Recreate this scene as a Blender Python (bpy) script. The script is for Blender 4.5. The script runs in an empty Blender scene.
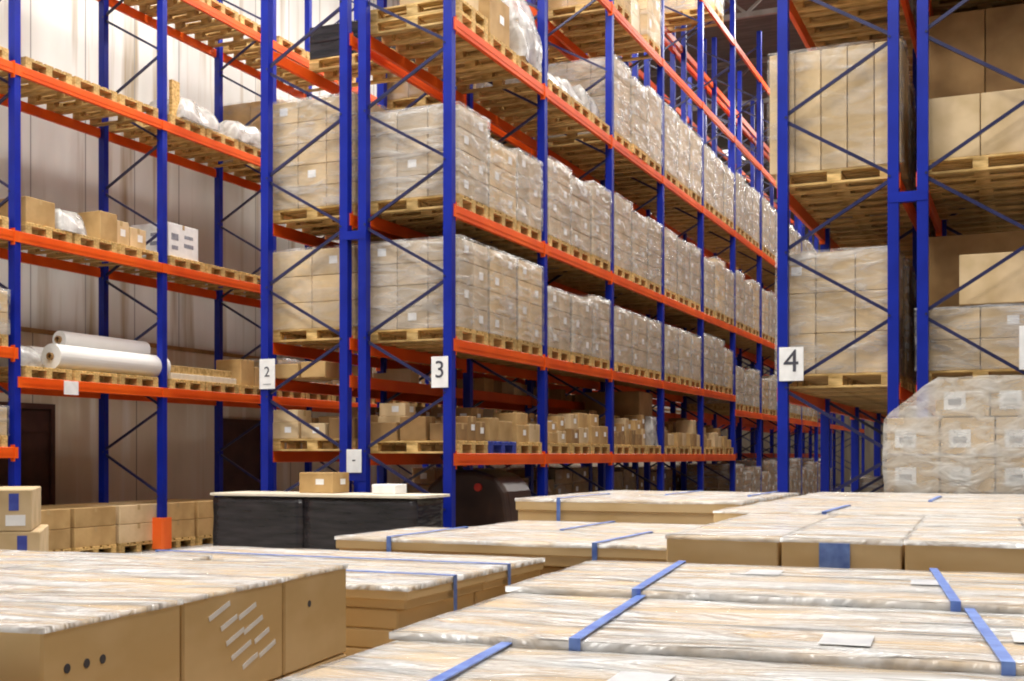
import bpy, math, random
from mathutils import Vector, Matrix, noise as mnoise
random.seed(7)
C = bpy.context.scene.collection
TH = math.atan(518/1200)

# ------------------------------------------------------------------ materials
def new_mat(name):
    m = bpy.data.materials.new(name); m.use_nodes = True
    nt = m.node_tree; b = nt.nodes['Principled BSDF']
    return m, nt, b
def N(nt, t, **kw):
    n = nt.nodes.new(t)
    for k, v in kw.items(): setattr(n, k, v)
    return n
def mat_noise(name, c1, c2, scale=4, stretch=(1,1,1), rough=.6, metal=0, lo=.35, hi=.65, bump=0, bscale=None, rand=0, spec=.5, detail=3):
    m, nt, b = new_mat(name)
    tc = N(nt,'ShaderNodeTexCoord'); mp = N(nt,'ShaderNodeMapping'); mp.inputs['Scale'].default_value = stretch
    nz = N(nt,'ShaderNodeTexNoise'); nz.inputs['Scale'].default_value = scale; nz.inputs['Detail'].default_value = detail
    cr = N(nt,'ShaderNodeValToRGB'); e = cr.color_ramp.elements
    e[0].position = lo; e[1].position = hi; e[0].color = (*c1,1); e[1].color = (*c2,1)
    nt.links.new(tc.outputs['Object'], mp.inputs[0]); nt.links.new(mp.outputs[0], nz.inputs['Vector'])
    nt.links.new(nz.outputs['Fac'], cr.inputs[0])
    out = cr.outputs[0]
    if rand:
        oi = N(nt,'ShaderNodeObjectInfo'); hs = N(nt,'ShaderNodeHueSaturation'); mr = N(nt,'ShaderNodeMapRange')
        mr.inputs[3].default_value = 1-rand; mr.inputs[4].default_value = 1+rand
        nt.links.new(oi.outputs['Random'], mr.inputs[0]); nt.links.new(mr.outputs[0], hs.inputs['Value'])
        nt.links.new(out, hs.inputs['Color']); out = hs.outputs[0]
    nt.links.new(out, b.inputs['Base Color'])
    b.inputs['Roughness'].default_value = rough; b.inputs['Metallic'].default_value = metal
    b.inputs['Specular IOR Level'].default_value = spec
    if bump:
        bp = N(nt,'ShaderNodeBump'); bp.inputs['Strength'].default_value = bump; bp.inputs['Distance'].default_value = .02
        n2 = N(nt,'ShaderNodeTexNoise'); n2.inputs['Scale'].default_value = bscale or scale*3
        nt.links.new(mp.outputs[0], n2.inputs['Vector']); nt.links.new(n2.outputs['Fac'], bp.inputs['Height'])
        nt.links.new(bp.outputs[0], b.inputs['Normal'])
    return m
def film_mat(name, col, lo, hi, fmin, fmax, stretch, scale, rough=.22, bd=.03):
    m, nt, b = new_mat(name)
    b.inputs['Base Color'].default_value = (*col,1); b.inputs['Roughness'].default_value = rough
    out = nt.nodes['Material Output']; tr = N(nt,'ShaderNodeBsdfTransparent'); mx = N(nt,'ShaderNodeMixShader')
    tc = N(nt,'ShaderNodeTexCoord'); mp = N(nt,'ShaderNodeMapping'); mp.inputs['Scale'].default_value = stretch
    oi = N(nt,'ShaderNodeObjectInfo'); ad = N(nt,'ShaderNodeVectorMath'); ad.operation = 'ADD'
    sc = N(nt,'ShaderNodeVectorMath'); sc.operation = 'SCALE'; sc.inputs['Scale'].default_value = 37.
    cb = N(nt,'ShaderNodeCombineXYZ')
    for i in range(3): nt.links.new(oi.outputs['Random'], cb.inputs[i])
    nt.links.new(cb.outputs[0], sc.inputs[0]); nt.links.new(tc.outputs['Object'], ad.inputs[0]); nt.links.new(sc.outputs[0], ad.inputs[1])
    nt.links.new(ad.outputs[0], mp.inputs[0])
    nz = N(nt,'ShaderNodeTexNoise'); nz.inputs['Scale'].default_value = scale; nz.inputs['Detail'].default_value = 4
    nz.inputs['Distortion'].default_value = .8
    nt.links.new(mp.outputs[0], nz.inputs['Vector'])
    mr = N(nt,'ShaderNodeMapRange'); mr.inputs[1].default_value = lo; mr.inputs[2].default_value = hi
    mr.inputs[3].default_value = fmin; mr.inputs[4].default_value = fmax
    nt.links.new(nz.outputs['Fac'], mr.inputs[0]); nt.links.new(mr.outputs[0], mx.inputs[0])
    nt.links.new(tr.outputs[0], mx.inputs[1]); nt.links.new(b.outputs[0], mx.inputs[2]); nt.links.new(mx.outputs[0], out.inputs['Surface'])
    bp = N(nt,'ShaderNodeBump'); bp.inputs['Strength'].default_value = 1; bp.inputs['Distance'].default_value = bd
    nt.links.new(nz.outputs['Fac'], bp.inputs['Height']); nt.links.new(bp.outputs[0], b.inputs['Normal'])
    return m
M = {}
M['blue'] = mat_noise('blue_enamel', (.003,.013,.24), (.005,.020,.33), 2, rough=.38, spec=.3)
M['brace'] = mat_noise('brace_steel', (.012,.013,.06), (.025,.026,.09), 3, rough=.3)
M['orange'] = mat_noise('orange_enamel', (.70,.070,.003), (.88,.125,.008), 1.5, stretch=(1,.6,1), rough=.45, spec=.35)
M['guard'] = mat_noise('guard_plastic', (.90,.13,.015), (.95,.17,.025), 3, rough=.5)
M['steel'] = mat_noise('zinc_steel', (.45,.46,.48), (.6,.6,.62), 6, rough=.4, metal=.7)
M['wood'] = mat_noise('pallet_wood', (.40,.24,.065), (.74,.50,.20), 5, stretch=(1,5,5), rough=.75, rand=.22)
M['wood_dark'] = mat_noise('weathered_wood', (.28,.17,.07), (.50,.33,.15), 5, stretch=(1,5,5), rough=.8, rand=.2)
M['card'] = mat_noise('brown_cardboard', (.40,.24,.085), (.56,.36,.15), 3, rough=.7, rand=.15)
M['card_pale'] = mat_noise('pale_cardboard', (.52,.37,.19), (.68,.51,.30), 3, rough=.7, rand=.12)
M['card_cream'] = mat_noise('cream_cardboard', (.80,.68,.48), (.90,.80,.62), 2.2, stretch=(1,3,1), rough=.6, rand=.06)
M['kraft'] = mat_noise('kraft_cardboard', (.64,.44,.20), (.76,.56,.30), 2.5, stretch=(1,1,2), rough=.6, rand=.07)
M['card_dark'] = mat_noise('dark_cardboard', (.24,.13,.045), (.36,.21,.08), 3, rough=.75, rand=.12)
M['card_grey'] = mat_noise('grey_cartons', (.42,.32,.20), (.58,.46,.32), 3, rough=.7, rand=.14)
M['tape'] = mat_noise('brown_tape', (.50,.34,.16), (.56,.4,.2), 4, rough=.25)
M['paper'] = mat_noise('white_paper', (.80,.80,.80), (.9,.9,.9), 9, rough=.6)
M['ink'] = mat_noise('dark_ink', (.04,.04,.06), (.07,.07,.09), 9, rough=.6)
M['strap'] = mat_noise('blue_strap', (.09,.18,.58), (.20,.34,.78), 20, rough=.3)
M['bluelabel'] = mat_noise('blue_label', (.03,.05,.32), (.06,.09,.42), 12, rough=.4)
M['black'] = mat_noise('black_film', (.010,.010,.012), (.035,.03,.035), 3, stretch=(.7,1,5), rough=.22, bump=.5, bscale=5)
M['board'] = mat_noise('pale_board', (.72,.64,.50), (.84,.76,.62), 3, stretch=(1,4,1), rough=.6)
M['film'] = film_mat('stretch_film', (.62,.60,.58), .38, .72, .08, .62, (1,1,4), 2.6)
M['film_thin'] = film_mat('thin_film', (.62,.60,.58), .42, .75, .02, .45, (1,1,3), 2.2)
M['film_top'] = film_mat('top_film', (.86,.85,.84), .34, .62, .30, .90, (1,3.5,1), 2.4, .15, .16)
M['bag'] = film_mat('bag_film', (.55,.54,.52), .3, .65, .35, .92, (1,1,1), 5)
M['film_heavy'] = film_mat('heavy_film', (.72,.71,.68), .38, .70, .24, .78, (1,1,2.2), 4.5)
M['roll'] = mat_noise('white_roll', (.78,.77,.74), (.88,.87,.85), 2, stretch=(1,.5,1), rough=.35)
M['rubber'] = mat_noise('black_rubber', (.015,.013,.012), (.03,.027,.025), 6, rough=.6)
M['machine'] = mat_noise('dark_machine_paint', (.03,.015,.01), (.055,.028,.018), 3, rough=.35)
M['pouch'] = mat_noise('pouch_plastic', (.60,.61,.64), (.80,.80,.80), 14, rough=.3)
M['print'] = mat_noise('grey_print', (.20,.21,.26), (.34,.35,.40), 20, rough=.5)
M['red'] = mat_noise('red_lens', (.55,.03,.02), (.7,.06,.04), 6, rough=.2)
M['ceil'] = mat_noise('roof_sheet', (.09,.075,.06), (.14,.12,.10), 1.5, stretch=(1,6,1), rough=.8)
M['truss'] = mat_noise('truss_steel', (.22,.20,.17), (.3,.27,.24), 3, rough=.6)
M['floor'] = mat_noise('concrete_floor', (.26,.24,.22), (.38,.36,.33), .8, rough=.35, bump=.1)
M['doorm'] = mat_noise('dark_door', (.045,.015,.010), (.075,.028,.018), 3, rough=.6)
M['farwall'] = mat_noise('far_wall_sheet', (.16,.12,.09), (.22,.18,.13), 1, stretch=(5,1,1), rough=.8)

def wall_mat(name, c1, c2, dirt, seam=1.15):
    m, nt, b = new_mat(name)
    tc = N(nt,'ShaderNodeTexCoord'); sp = N(nt,'ShaderNodeSeparateXYZ'); nt.links.new(tc.outputs['Object'], sp.inputs[0])
    def noise(st, sc, d=4):
        mp = N(nt,'ShaderNodeMapping'); mp.inputs['Scale'].default_value = st
        nz = N(nt,'ShaderNodeTexNoise'); nz.inputs['Scale'].default_value = sc; nz.inputs['Detail'].default_value = d
        nt.links.new(tc.outputs['Object'], mp.inputs[0]); nt.links.new(mp.outputs[0], nz.inputs['Vector']); return nz.outputs['Fac']
    def mix(f, a, c):
        mx = N(nt,'ShaderNodeMix'); mx.data_type = 'RGBA'; nt.links.new(f, mx.inputs[0])
        for i, v in ((6,a),(7,c)):
            if isinstance(v, tuple): mx.inputs[i].default_value = (*v,1)
            else: nt.links.new(v, mx.inputs[i])
        return mx.outputs[2]
    def ramp(f, lo, hi):
        r = N(nt,'ShaderNodeMapRange'); r.inputs[1].default_value = lo; r.inputs[2].default_value = hi; nt.links.new(f, r.inputs[0]); return r.outputs[0]
    col = mix(ramp(noise((1,1,.35),.9), .35,.65), c1, c2)
    col = mix(ramp(noise((1,3.5,.22),.8), .53,.68), col, dirt)           # long vertical stains of its own shape
    md = N(nt,'ShaderNodeMath'); md.operation = 'PINGPONG'; md.inputs[1].default_value = seam/2
    nt.links.new(sp.outputs[1], md.inputs[0])
    col = mix(ramp(md.outputs[0], .014, .010), col, tuple(x*.45 for x in c1))
    nt.links.new(col, b.inputs['Base Color']); b.inputs['Roughness'].default_value = .55
    wv = N(nt,'ShaderNodeMath'); wv.operation = 'PINGPONG'; wv.inputs[1].default_value = .11; nt.links.new(sp.outputs[1], wv.inputs[0])
    bp = N(nt,'ShaderNodeBump'); bp.inputs['Strength'].default_value = .3; bp.inputs['Distance'].default_value = .1
    nt.links.new(wv.outputs[0], bp.inputs['Height']); nt.links.new(bp.outputs[0], b.inputs['Normal'])
    return m
M['wall'] = wall_mat('pale_wall_panel', (.60,.60,.56), (.74,.74,.71), (.36,.29,.19))
M['plinth'] = wall_mat('stained_lower_wall', (.62,.53,.39), (.80,.72,.58), (.86,.83,.76), 2.3)

# ------------------------------------------------------------------ mesh helpers
class MB:
    def __init__(s): s.v, s.f, s.mi = [], [], []
    def box(s, x0,x1,y0,y1,z0,z1, mi=0):
        n = len(s.v)
        s.v += [(x0,y0,z0),(x1,y0,z0),(x1,y1,z0),(x0,y1,z0),(x0,y0,z1),(x1,y0,z1),(x1,y1,z1),(x0,y1,z1)]
        for q in ((0,3,2,1),(4,5,6,7),(0,1,5,4),(1,2,6,5),(2,3,7,6),(3,0,4,7)): s.f.append(tuple(n+i for i in q)); s.mi.append(mi)
        return s
    def bbox(s, x0,x1,y0,y1,z0,z1, r=.008, mi=0):
        """box with chamfered edges: 24 vertices"""
        n = len(s.v); idx = {}
        P = ((x0,x1),(y0,y1),(z0,z1))
        for i in (0,1):
            for j in (0,1):
                for k in (0,1):
                    for ax in range(3):
                        c = [P[0][i]+(r if i==0 else -r), P[1][j]+(r if j==0 else -r), P[2][k]+(r if k==0 else -r)]
                        c[ax] = P[ax][(i,j,k)[ax]]
                        idx[(i,j,k,ax)] = len(s.v); s.v.append(tuple(c))
        def add(q): s.f.append(tuple(q)); s.mi.append(mi)
        for ax in range(3):
            o = [a for a in range(3) if a != ax]
            for sd in (0,1):
                q = []
                for a,b in ((0,0),(1,0),(1,1),(0,1)):
                    c = [0,0,0]; c[ax] = sd; c[o[0]] = a; c[o[1]] = b; q.append(idx[(*c,ax)])
                if (sd == 0) ^ (ax == 1): q.reverse()
                add(q)
        for ax in range(3):        # edges along ax
            o = [a for a in range(3) if a != ax]
            for a in (0,1):
                for b in (0,1):
                    c0 = [0,0,0]; c0[o[0]] = a; c0[o[1]] = b; c1 = list(c0); c1[ax] = 1
                    q = [idx[(*c0,o[0])], idx[(*c1,o[0])], idx[(*c1,o[1])], idx[(*c0,o[1])]]
                    add(q)
        for i in (0,1):
            for j in (0,1):
                for k in (0,1): add([idx[(i,j,k,a)] for a in range(3)])
        return s
    def bar(s, p, q, w=.03, h=.03, mi=0):
        p, q = Vector(p), Vector(q); d = (q-p).normalized()
        u = d.cross(Vector((0,0,1))); u = Vector((1,0,0)) if u.length < 1e-4 else u.normalized()
        t = d.cross(u); n = len(s.v)
        for c in (p, q):
            for a, b in ((-1,-1),(1,-1),(1,1),(-1,1)): s.v.append(tuple(c+u*a*w/2+t*b*h/2))
        for f in ((0,3,2,1),(4,5,6,7),(0,1,5,4),(1,2,6,5),(2,3,7,6),(3,0,4,7)): s.f.append(tuple(n+i for i in f)); s.mi.append(mi)
        return s
    def prism(s, poly, z0, z1, mi=0):
        n = len(s.v); k = len(poly)
        s.v += [(x,y,z0) for x,y in poly] + [(x,y,z1) for x,y in poly]
        for i in range(k):
            j = (i+1)%k; s.f.append((n+i,n+j,n+k+j,n+k+i)); s.mi.append(mi)
        s.f.append(tuple(n+i for i in reversed(range(k)))); s.mi.append(mi)
        s.f.append(tuple(n+k+i for i in range(k))); s.mi.append(mi)
        return s
    def cyl(s, p, q, r, seg=20, hole=0, mi=0):
        p, q = Vector(p), Vector(q); d = (q-p).normalized()
        u = d.cross(Vector((0,0,1))); u = Vector((1,0,0)) if u.length < 1e-4 else u.normalized(); t = d.cross(u)
        n = len(s.v); rr = [r] + ([hole] if hole else [])
        for rad in rr:
            for c in (p, q):
                for i in range(seg):
                    a = 2*math.pi*i/seg; s.v.append(tuple(c+u*rad*math.cos(a)+t*rad*math.sin(a)))
        for i in range(seg):
            j = (i+1)%seg
            s.f.append((n+i,n+j,n+seg+j,n+seg+i)); s.mi.append(mi)
            if hole:
                s.f.append((n+2*seg+j,n+2*seg+i,n+3*seg+i,n+3*seg+j)); s.mi.append(mi)
                s.f.append((n+j,n+i,n+2*seg+i,n+2*seg+j)); s.mi.append(mi)
                s.f.append((n+seg+i,n+seg+j,n+3*seg+j,n+3*seg+i)); s.mi.append(mi)
        if not hole:
            s.f.append(tuple(n+i for i in reversed(range(seg)))); s.mi.append(mi)
            s.f.append(tuple(n+seg+i for i in range(seg))); s.mi.append(mi)
        return s
    def mesh(s, name, *mats):
        me = bpy.data.meshes.new(name); me.from_pydata(s.v, [], s.f)
        for m in mats: me.materials.append(M[m] if isinstance(m,str) else m)
        me.polygons.foreach_set('material_index', s.mi)
        import bmesh
        bm = bmesh.new(); bm.from_mesh(me); bmesh.ops.recalc_face_normals(bm, faces=bm.faces); bm.to_mesh(me); bm.free()
        return me
def crumple(me, amp, freq=3., seed=0, keep_base=True):
    zs = [v.co.z for v in me.vertices]; z0 = min(zs)
    for v in me.vertices:
        d = mnoise.noise_vector(v.co*freq+Vector((seed*3.1,seed*1.7,seed)))*amp
        if keep_base and v.co.z < z0+.01: d.z = 0
        v.co += d
    return me
def grid_shell(x0,x1,y0,y1,z0,z1,n=5,bulge=0.,bottom=False):
    """subdivided five-sided box"""
    mb = MB(); vi = {}
    def V(i,j,k):
        key = (i,j,k)
        if key not in vi:
            x = x0+(x1-x0)*i/n; y = y0+(y1-y0)*j/n; z = z0+(z1-z0)*k/n
            vi[key] = len(mb.v); mb.v.append((x,y,z))
        return vi[key]
    for a in range(n):
        for b in range(n):
            for q in (((0,a,b),(0,a+1,b),(0,a+1,b+1),(0,a,b+1)),((n,a,b),(n,a,b+1),(n,a+1,b+1),(n,a+1,b)),
                      ((a,0,b),(a,0,b+1),(a+1,0,b+1),(a+1,0,b)),((a,n,b),(a+1,n,b),(a+1,n,b+1),(a,n,b+1)),
                      ((a,b,n),(a,b+1,n),(a+1,b+1,n),(a+1,b,n))):
                mb.f.append(tuple(V(*c) for c in q)); mb.mi.append(0)
    return mb
def link(name, me, parent=None, loc=None, rz=None, label=None):
    o = bpy.data.objects.new(name, me); C.objects.link(o)
    if parent: o.parent = parent
    if loc: o.location = loc
    if rz: o.rotation_euler.z = rz
    if label: o['label'] = label
    return o
def tag(o, label, cat, group=None, kind=None):
    o['label'] = label; o['category'] = cat
    if group: o['group'] = group
    if kind: o['kind'] = kind
    return o
def empty(name, loc=(0,0,0), rz=0):
    o = bpy.data.objects.new(name, None); C.objects.link(o); o.location = loc; o.rotation_euler.z = rz; o.empty_display_size = .1
    return o
def struct(name, me):
    o = link(name, me); o['kind'] = 'structure'; return o
ORD = ['','first','second','third','fourth','fifth','sixth','seventh','eighth','ninth','tenth','eleventh','twelfth','thirteenth','fourteenth','fifteenth','sixteenth','seventeenth','eighteenth','nineteenth','twentieth']
def ordn(i):
    if i < len(ORD): return ORD[i]
    t = {2:'twenty',3:'thirty',4:'forty'}[i//10]
    return {2:'twentieth',3:'thirtieth',4:'fortieth'}[i//10] if i%10 == 0 else t+'-'+ORD[i%10]
CACHE = {}
def cached(key, fn):
    if key not in CACHE: CACHE[key] = fn()
    return CACHE[key]

# ------------------------------------------------------------------ the building
XW = -13.9; YB = 56; ZC = 13.0
struct('floor', MB().box(XW-.3, 14, -6, YB+.3, -.2, 0).mesh('floor','floor'))
struct('ceiling', MB().box(XW-.3, 14, -6, YB+.3, ZC, ZC+.2).mesh('ceiling','ceil'))
struct('wall_back', MB().box(XW-.3, 14, YB, YB+.3, 0, ZC).mesh('wall_back','farwall'))
struct('wall_left', MB().box(XW-.3, XW, -6, YB, 3.32, ZC).mesh('wall_left','wall'))
struct('wall_left_lower', MB().box(XW-.3, XW+.04, -6, YB, 0, 3.25).mesh('wall_left_lower','plinth'))
struct('trim_1', MB().box(XW-.3, XW+.06, -6, YB, 3.25, 3.32).mesh('trim_1','card_dark'))
def door(n, y0, y1, h):
    mb = MB().box(XW+.045, XW+.075, y0, y1, 0, h)
    for i in range(1, 6): mb.box(XW+.075, XW+.09, y0+.05, y1-.05, h*i/6-.01, h*i/6+.01)
    o = struct('door_%d'%n, mb.mesh('door','doorm'))
    f = MB().box(XW+.04,XW+.12,y0-.08,y0,0,h+.08).box(XW+.04,XW+.12,y1,y1+.08,0,h+.08).box(XW+.04,XW+.12,y0,y1,h,h+.08)
    link('door_frame', f.mesh('door_frame','doorm'), o)
door(1, 12.2, 14.1, 2.1); door(2, 18.4, 19.6, 2.0)
for i, y in enumerate((14, 21, 28, 35, 42, 49)):
    mb = MB().box(XW, 14, y-.06, y+.06, ZC-.16, ZC-.01).box(XW, 14, y-.05, y+.05, ZC-1.35, ZC-1.23)
    x = XW; s = 0
    while x < 13:
        a, b = (ZC-.16, ZC-1.25) if s else (ZC-1.25, ZC-.16)
        mb.bar((x,y,a),(x+1.3,y,b),.06,.06); x += 1.3; s ^= 1
    struct('trim_%d'%(i+2), mb.mesh('trim','truss'))
# high bay lamps with a housing, a diffuser and the light itself
lampmesh = MB().box(-.32,.32,-.9,.9,.03,.12).box(-.02,.02,-.6,-.56,.12,.55).box(-.02,.02,.56,.6,.12,.55).mesh('lamp_housing','steel')
lm, lnt, lb = new_mat('lamp_diffuser'); lb.inputs['Base Color'].default_value = (.9,.9,.9,1)
lb.inputs['Emission Color'].default_value = (1,.97,.92,1); lb.inputs['Emission Strength'].default_value = 4
diffmesh = MB().box(-.3,.3,-.88,.88,0,.03).mesh('lamp_diffuser', lm)
def lamp(x, y, p, z=12.45, where='', size=(1.6,2.6)):
    t = empty('high_bay_lamp', (x,y,z)); tag(t, 'high bay lamp '+where, 'ceiling lamp', 'high bay lamps')
    link('lamp_housing', lampmesh, t); link('lamp_diffuser', diffmesh, t)
    l = bpy.data.lights.new('lamp_light','AREA'); l.shape = 'RECTANGLE'; l.size, l.size_y = size; l.energy = p; l.color = (1,.965,.91)
    o = bpy.data.objects.new('lamp_light', l); C.objects.link(o); o.parent = t; o.location = (0,0,-.03)
LP = 1.0
for x, wh, ys in ((-10.1,'over the aisle beside the pale wall',(4,10,16,22,29,44)), (-4.2,'over the aisle between the plate-three and plate-four racks',(10,15,22,30,39,48)), (1.9,'over the aisle beyond plate-four rack',(14,22,32))):
    for i, y in enumerate(ys): lamp(x, y, (1080 if x < -9 and y < 17 else 950)*LP, where=wh+', %s along'%ordn(i+1))
for i, (x, y) in enumerate(((-6,3),(-2,1.5),(2,4),(-2,6.5))): lamp(x, y, 720*LP, where='over the packing area, %s of four'%ordn(i+1))

# ------------------------------------------------------------------ pallet racks
BAY = 2.8; PH = 11.6; PITCH = {}
def post_mesh(flip):
    # open channel section with a returned lip and slots shown as a centre groove
    w, d, t = .053, .05, .012
    poly = [(-w,-d),(w,-d),(w,d),(w-.03,d),(w-.03,d-t),(w-t,d-t),(w-t,-d+t),(.016,-d+t),(.010,-d+t*1.8),(-.010,-d+t*1.8),(-.016,-d+t),(-w+t,-d+t),(-w+t,d-t),(-w+.03,d-t),(-w+.03,d),(-w,d)]
    mb = MB().prism(poly, 0.012, PH)
    return mb.mesh('upright_post','blue')
def basepl():
    mb = MB().box(-.1,.1,-.09,.09,0,.012)
    for a in (-.075,.075): mb.cyl((a,-.07,.012),(a,-.07,.035),.012,8); mb.cyl((a,.07,.012),(a,.07,.035),.012,8)
    return mb.mesh('base_plate','steel')
def braces(D, pitch, ph_outer, out_sign):
    """lattice of one upright frame, from x=-D/2 to D/2; out_sign = side where the phase is ph_outer"""
    mb = MB(); h = ph_outer; side = out_sign; pts = []
    a = D/2-.02
    while h < PH-.1:
        pts.append((side*a, h)); side = -side; h += pitch/2
    for i in range(len(pts)-1):
        (xa,za),(xb,zb) = pts[i], pts[i+1]
        e = .028
        mb.bar((xa,.0,za+e),(xb,.0,zb-e), .028, .034)
    mb.bar((-a,0,.25),(a,0,.25),.03,.04)
    for x, z in pts: mb.cyl((x*.97,-.058,z),(x*.97,.05,z),.014,8)
    return mb.mesh('upright_frame','brace')
def beam_mesh(L, D=.05, H=.14, near=True):
    mb = MB().bbox(-D/2,D/2,.055,L-.055,-H,0,.006)
    mb.box(-D/2-.001+.0,D/2+.004,.055,L-.055,-H*.62,-H*.42)   # rolled step along the face
    mb.box(.023,.036,.0,.058,-H,0).box(.023,.036,L-.058,L,-H,0)
    return mb.mesh('beam','orange')
def conn_mesh():
    mb = MB().box(-.034,.034,.052,.060,-.18,.03)
    return mb.mesh('beam_connector','orange')
PM = post_mesh(0); BP = basepl(); CN = conn_mesh(); BM = beam_mesh(BAY)
HB = MB().box(-.025,.025,.055,BAY-.055,-.14,0).mesh('beam','orange')
SHOE = MB().prism([(-.085,-.12),(.085,-.12),(.11,-.08),(.11,.08),(.075,.08),(.075,-.07),(-.075,-.07),(-.075,.08),(-.11,.08),(-.11,-.08)],0,.46).mesh('post_guard','guard')
def rack(name_num, xa, xb, y0, nb, levels, pitch, ph_outer, outer, label, skip={}):
    """xa<xb post lines; levels: function bay -> list of beam tops"""
    t = empty('pallet_rack', ((xa+xb)/2, y0, 0)); tag(t, label, 'pallet rack', 'blue and orange pallet racks')
    D = xb-xa; fm = braces(D, pitch, ph_outer, outer)
    for k in range(nb+1):
        f = link('upright_frame', fm, t, (0,k*BAY,0))
        for s in (-1,1):
            link('upright_post', PM, f, (s*D/2,0,0)); link('base_plate', BP, f, (s*D/2,0,0))
    far = MB(); nbeam = 0
    for k in range(nb):
        for z in levels(k):
            for s in (-1,1):
                if k < 7 and nbeam < 98:
                    b = link('beam', BM, t, (s*(D/2+.03), k*BAY, z)); nbeam += 1
                    if s < 0: b.scale.x = -1
                    if k < 2:
                        link('beam_connector', CN, b, (0,0,0)); c = link('beam_connector', CN, b, (0,BAY,0)); c.scale.y = -1
                else:
                    x = s*(D/2+.03); far.box(x-.025,x+.025,k*BAY+.055,(k+1)*BAY-.055,z-.14,z)
    if far.v:
        o = link('beam', far.mesh('beam','orange'), t); o['kind'] = 'stuff'
    return t
YC = 12.1
def lvC2(k): return [1.42,2.71,4.22,6.32,8.38,10.5] if k < 5 else [2.40,4.22,6.32,8.38,10.5]
def lvC1(k): return [1.45,2.33,2.77,4.22,6.32,8.38,10.5]
def lvL(k): return [1.50,2.75,4.22,6.32,8.38] if k < 1 else [2.39,4.22,6.32,8.38]
def lvR(k): return [2.10,4.22,6.32,8.38]
rL = rack('L', -12.85, -11.75, 8.6-BAY, 10, lambda k: lvL(k-1), 1.31, .79, 1, 'blue and orange pallet rack standing along the pale wall')
rC1 = rack('C1', -8.44, -7.34, YC, 13, lvC1, 1.31, .79, -1, 'blue and orange pallet rack carrying number plate 2')
rC2 = rack('C2', -7.09, -5.99, YC, 13, lvC2, 1.31, .79, 1, 'long blue and orange pallet rack carrying number plate 3')
YR = 12.6
rR1 = rack('R1', -2.36, -1.26, YR, 10, lvR, 1.40, .70, -1, 'blue and orange pallet rack carrying number plate 4')
rR2 = rack('R2', -.98, .07, YR, 10, lvR, 1.40, .70, 1, 'blue and orange pallet rack back to back with the plate 4 rack')
# row spacers between the back-to-back racks
def spacer(x0, x1, y, z, parent):
    mb = MB().box(x0-.05,x1+.05,-.055,-.052+.0,-.05,.05).box(x0+.06,x1-.06,-.05,.02,-.05,.05)
    o = link('row_spacer', mb.mesh('row_spacer','blue'), parent, (-parent.location.x, y-parent.location.y-.002, z))
for z in (1.15,3.95,6.85,9.4):
    spacer(-7.34,-7.09,YC,z,rC2); spacer(-1.26,-.98,YR,z+.03,rR1)
# guard on the post of the wall rack
link('post_guard', SHOE, rL, (.55, 3*BAY, .02), 0, 'orange plastic post guard')
# number plates
def plate(parent, x, y, z, w, h, txt, small=None, tsz=.2):
    p = link('number_plate', MB().bbox(-w/2,w/2,-.004,.004,-h/2,h/2,.002).mesh('number_plate','paper'), parent,
             (x-parent.location.x, y-parent.location.y, z), None, 'white plate with a dark number')
    for s, sz, dz in ((txt, tsz, .0), (small, .06, -h*.33)):
        if not s: continue
        cu = bpy.data.curves.new('numeral','FONT'); cu.body = s; cu.size = sz; cu.align_x = 'CENTER'; cu.align_y = 'CENTER'; cu.extrude = .002
        cu.materials.append(M['ink']); tmp = bpy.data.objects.new('tmp', cu); me = bpy.data.meshes.new_from_object(tmp); bpy.data.objects.remove(tmp); o = link('numeral', me, p)
        o.location = (0,-.006,dz+(.02 if s == txt else 0)); o.rotation_euler = (math.pi/2,0,0)
plate(rC1, -8.385, YC-.07, 2.37, .22, .36, '2', '------', .17)
plate(rC2, -6.075, YC-.07, 2.33, .21, .35, '3', None, .27)
plate(rC2, -7.185, YC-.07, 1.33, .20, .27, '-', None, .16)
plate(rR1, -2.265, YR-.07, 2.34, .25, .35, '4', None, .33)
plate(rR2, .04, YR-.07, 2.43, .27, .42, '5', None, .30)
link('price_tag', MB().box(0,.004,-.13,.13,-.16,.02).mesh('price_tag','paper'), rL, (.62, 12.3-rL.location.y, 2.36), None, 'white tag hooked on the orange beam')

# ------------------------------------------------------------------ pallets
def deck_mesh():
    mb = MB(); y = -.4
    for w in (.145,.1,.145,.1,.145): pass
    for x0,w in ((-.4,.145),(-.215,.1),(-.0725,.145),(.115,.1),(.255,.145)): mb.bbox(-.6,.6,x0,x0+w,.122,.144,.004)
    for x in (-.6,-.0725,.455): mb.box(x,x+.145,-.4,.4,.1,.122)
    return mb.mesh('top_deck','wood')
def runner_mesh():
    # bottom board with its three blocks, running along x (1.2 m)
    mb = MB().box(-.6,.6,-.05,.05,0,.022)
    for x in (-.6,-.0725,.455): mb.bbox(x,x+.145,-.05,.05,.022,.1,.004)
    return mb.mesh('runner','wood')
def whole_pallet():
    mb = MB()
    for x0,w in ((-.4,.145),(-.215,.1),(-.0725,.145),(.115,.1),(.255,.145)): mb.box(-.6,.6,x0,x0+w,.122,.144)
    for x in (-.6,-.0725,.455): mb.box(x,x+.145,-.4,.4,.1,.122)
    for y in (-.35,0,.35):
        mb.box(-.6,.6,y-.05,y+.05,0,.022)
        for x in (-.6,-.0725,.455): mb.box(x,x+.145,y-.05,y+.05,.022,.1)
    return mb.mesh('wooden_pallet','wood')
DK, RN, WP = deck_mesh(), runner_mesh(), whole_pallet()
QUEUE = []
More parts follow.
